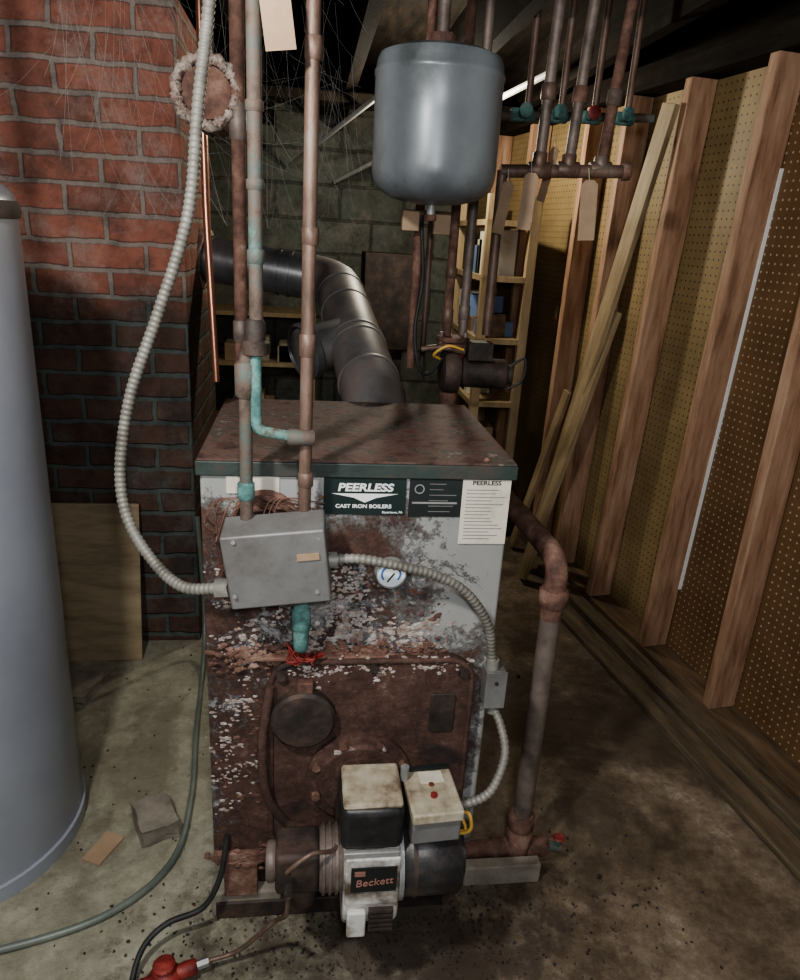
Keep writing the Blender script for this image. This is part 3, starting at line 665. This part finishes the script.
def tag(name,x,y,z,w,h,ry,rz):
    g=group(name); 
    bm=bmesh.new(); c=.25*w
    pts=[(-w/2,-h),( w/2,-h),(w/2,-c),(w/2-c,0),(-w/2+c,0),(-w/2,-c)]
    A=[bm.verts.new((p[0],0,p[1])) for p in pts]; B=[bm.verts.new((p[0],.001,p[1])) for p in pts]
    bm.faces.new(A); bm.faces.new(B[::-1])
    for i in range(6): bm.faces.new((A[i],A[(i+1)%6],B[(i+1)%6],B[i]))
    bmesh.ops.transform(bm,matrix=Matrix.Translation((x,y,z))@rotm((0,ry,rz)),verts=bm.verts)
    obj('card',bm,'tag',parent=g)
    tube('string',[(x,y,z-.01),(x,y+.02,z+.03)],.0012,'paper',seg=6,parent=g)
tag('paper_tag',.572,1.97,1.725,.036,.14,3,-12)
tag('paper_tag.001',.730,1.97,1.718,.045,.15,-4,-5)
tag('paper_tag.002',.510,1.96,1.700,.034,.13,9,-45)
tag('paper_tag.003',.655,2.06,1.80,.030,.14,14,-60)
tag('paper_tag.004',-.050,1.085,1.845,.040,.076,-8,0)

# ------------------------------------------------------------------ small things on the floor
plank('plywood_sheet',(-.75,2.22,FZ),(-.75,2.318,.66),.40,.014,'ply',(0,-1,0))
def rock(name,c,s,mat,rz=0,seed=1):
    random.seed(seed); bm=bmesh.new(); bmesh.ops.create_cube(bm,size=1); bmesh.ops.subdivide_edges(bm,edges=bm.edges,cuts=3,use_grid_fill=True)
    for v in bm.verts: v.co+=Vector([random.uniform(-.05,.05) for _ in range(3)])
    bmesh.ops.scale(bm,vec=s,verts=bm.verts); bmesh.ops.transform(bm,matrix=Matrix.Translation(c)@rotm((0,0,rz)),verts=bm.verts)
    zz=min(v.co.z for v in bm.verts)
    for v in bm.verts: v.co.z+=FZ-zz
    return obj(name,bm,mat,smooth=True,bevel=0)
rock('broken_brick',(-.36,1.46,0),(.085,.11,.05),'stone',25)
rock('broken_brick.001',(-.70,2.03,0),(.09,.14,.035),'stone',-10,3)
box('cardboard_scrap',(-.47,1.40,FZ+.003),(.05,.09,.004),'tag',rot=(0,0,-25))
bm=bmesh.new(); random.seed(5)
for i in range(1300):
    r=random.uniform(.001,.0038); x=random.gauss(.2,.26); y=random.gauss(1.14,.09)
    if i%5==0: x=random.uniform(-.7,.9); y=random.uniform(.9,2.3)
    if i%110==0: r=.007
    q=bmesh.ops.create_icosphere(bm,subdivisions=1,radius=r,matrix=Matrix.Translation((x,y,FZ+r*.4)))['verts']
    for v in q: v.co+=Vector((random.uniform(-1,1),random.uniform(-1,1),0))*r*.4
obj('floor_debris',bm,'rustdark')

random.seed(11)
bm=bmesh.new()
for i in range(150):
    x=random.uniform(-.56,.11); y=random.uniform(1.78,2.3); z=random.uniform(1.70,2.14)
    dx=random.uniform(-.10,.14); dz=-random.uniform(.10,.42)
    if i%5==0: dx*=2.0; dz*=.4
    dx=min(dx,.125-x); dz=max(dz,1.55-z)
    addtube(bm,catmull([(x,y,z),(x+dx*.5,y,z+dz*.62),(x+dx,y,z+dz)],5),.0003,3)
for i in range(26):
    a=random.uniform(0,6.28); p=Vector((-.212+.065*math.cos(a),1.69,1.805+.065*math.sin(a)))
    q=Vector((random.uniform(-.35,.05),random.uniform(1.75,2.1),random.uniform(1.6,2.1)))
    addtube(bm,catmull([p,(p+q)/2-Vector((0,0,.02)),q],5),.00025,3)
obj('cobwebs',bm,'cob')

g=group('light_bulb')
cyl('socket',(.50,3.2,2.03),(.50,3.2,2.2),.02,'cream',parent=g)

# ------------------------------------------------------------------ lights
def plight(name,loc,w,color,rad):
    l=bpy.data.lights.new(name,'POINT'); l.energy=w; l.color=color; l.shadow_soft_size=rad
    o=bpy.data.objects.new(name,l); COL.objects.link(o); o.location=loc; return o
plight('bulb_front',(-.48,.30,2.06),74,(1,.98,.93),.05)
plight('bulb_back',(.50,3.2,1.99),30,(1,.92,.74),.04)
plight('camera_light',(.05,-.15,1.72),42,(.97,.98,1),.06)  # unseen flash-like light added just above the camera, no bulb there
W=bpy.data.worlds.new('world'); SC.world=W; W.use_nodes=True
W.node_tree.nodes['Background'].inputs[0].default_value=(.8,.87,.9,1); W.node_tree.nodes['Background'].inputs[1].default_value=.45

# ------------------------------------------------------------------ camera
F=Vector((.1312,.9335,-.3338)); Rr=Vector((.9912,-.1187,.0575)); F.normalize(); Rr=(Rr-F*Rr.dot(F)).normalized(); Uu=Rr.cross(F)
cd=bpy.data.cameras.new('camera'); co=bpy.data.objects.new('camera',cd); COL.objects.link(co)
cd.sensor_fit='VERTICAL'; cd.sensor_height=24; cd.lens=24*715/980; cd.clip_start=.02
m=Matrix((Rr,Uu,-F)).transposed().to_4x4(); m.translation=(0,0,1.55); co.matrix_world=m
SC.camera=co
bpy.context.view_layer.update()
for o in bpy.data.objects:
    if o.parent is None: o.location.z-=FZ
try: SC.view_settings.view_transform='AgX'; SC.view_settings.look='AgX - Medium High Contrast'
except Exception: pass
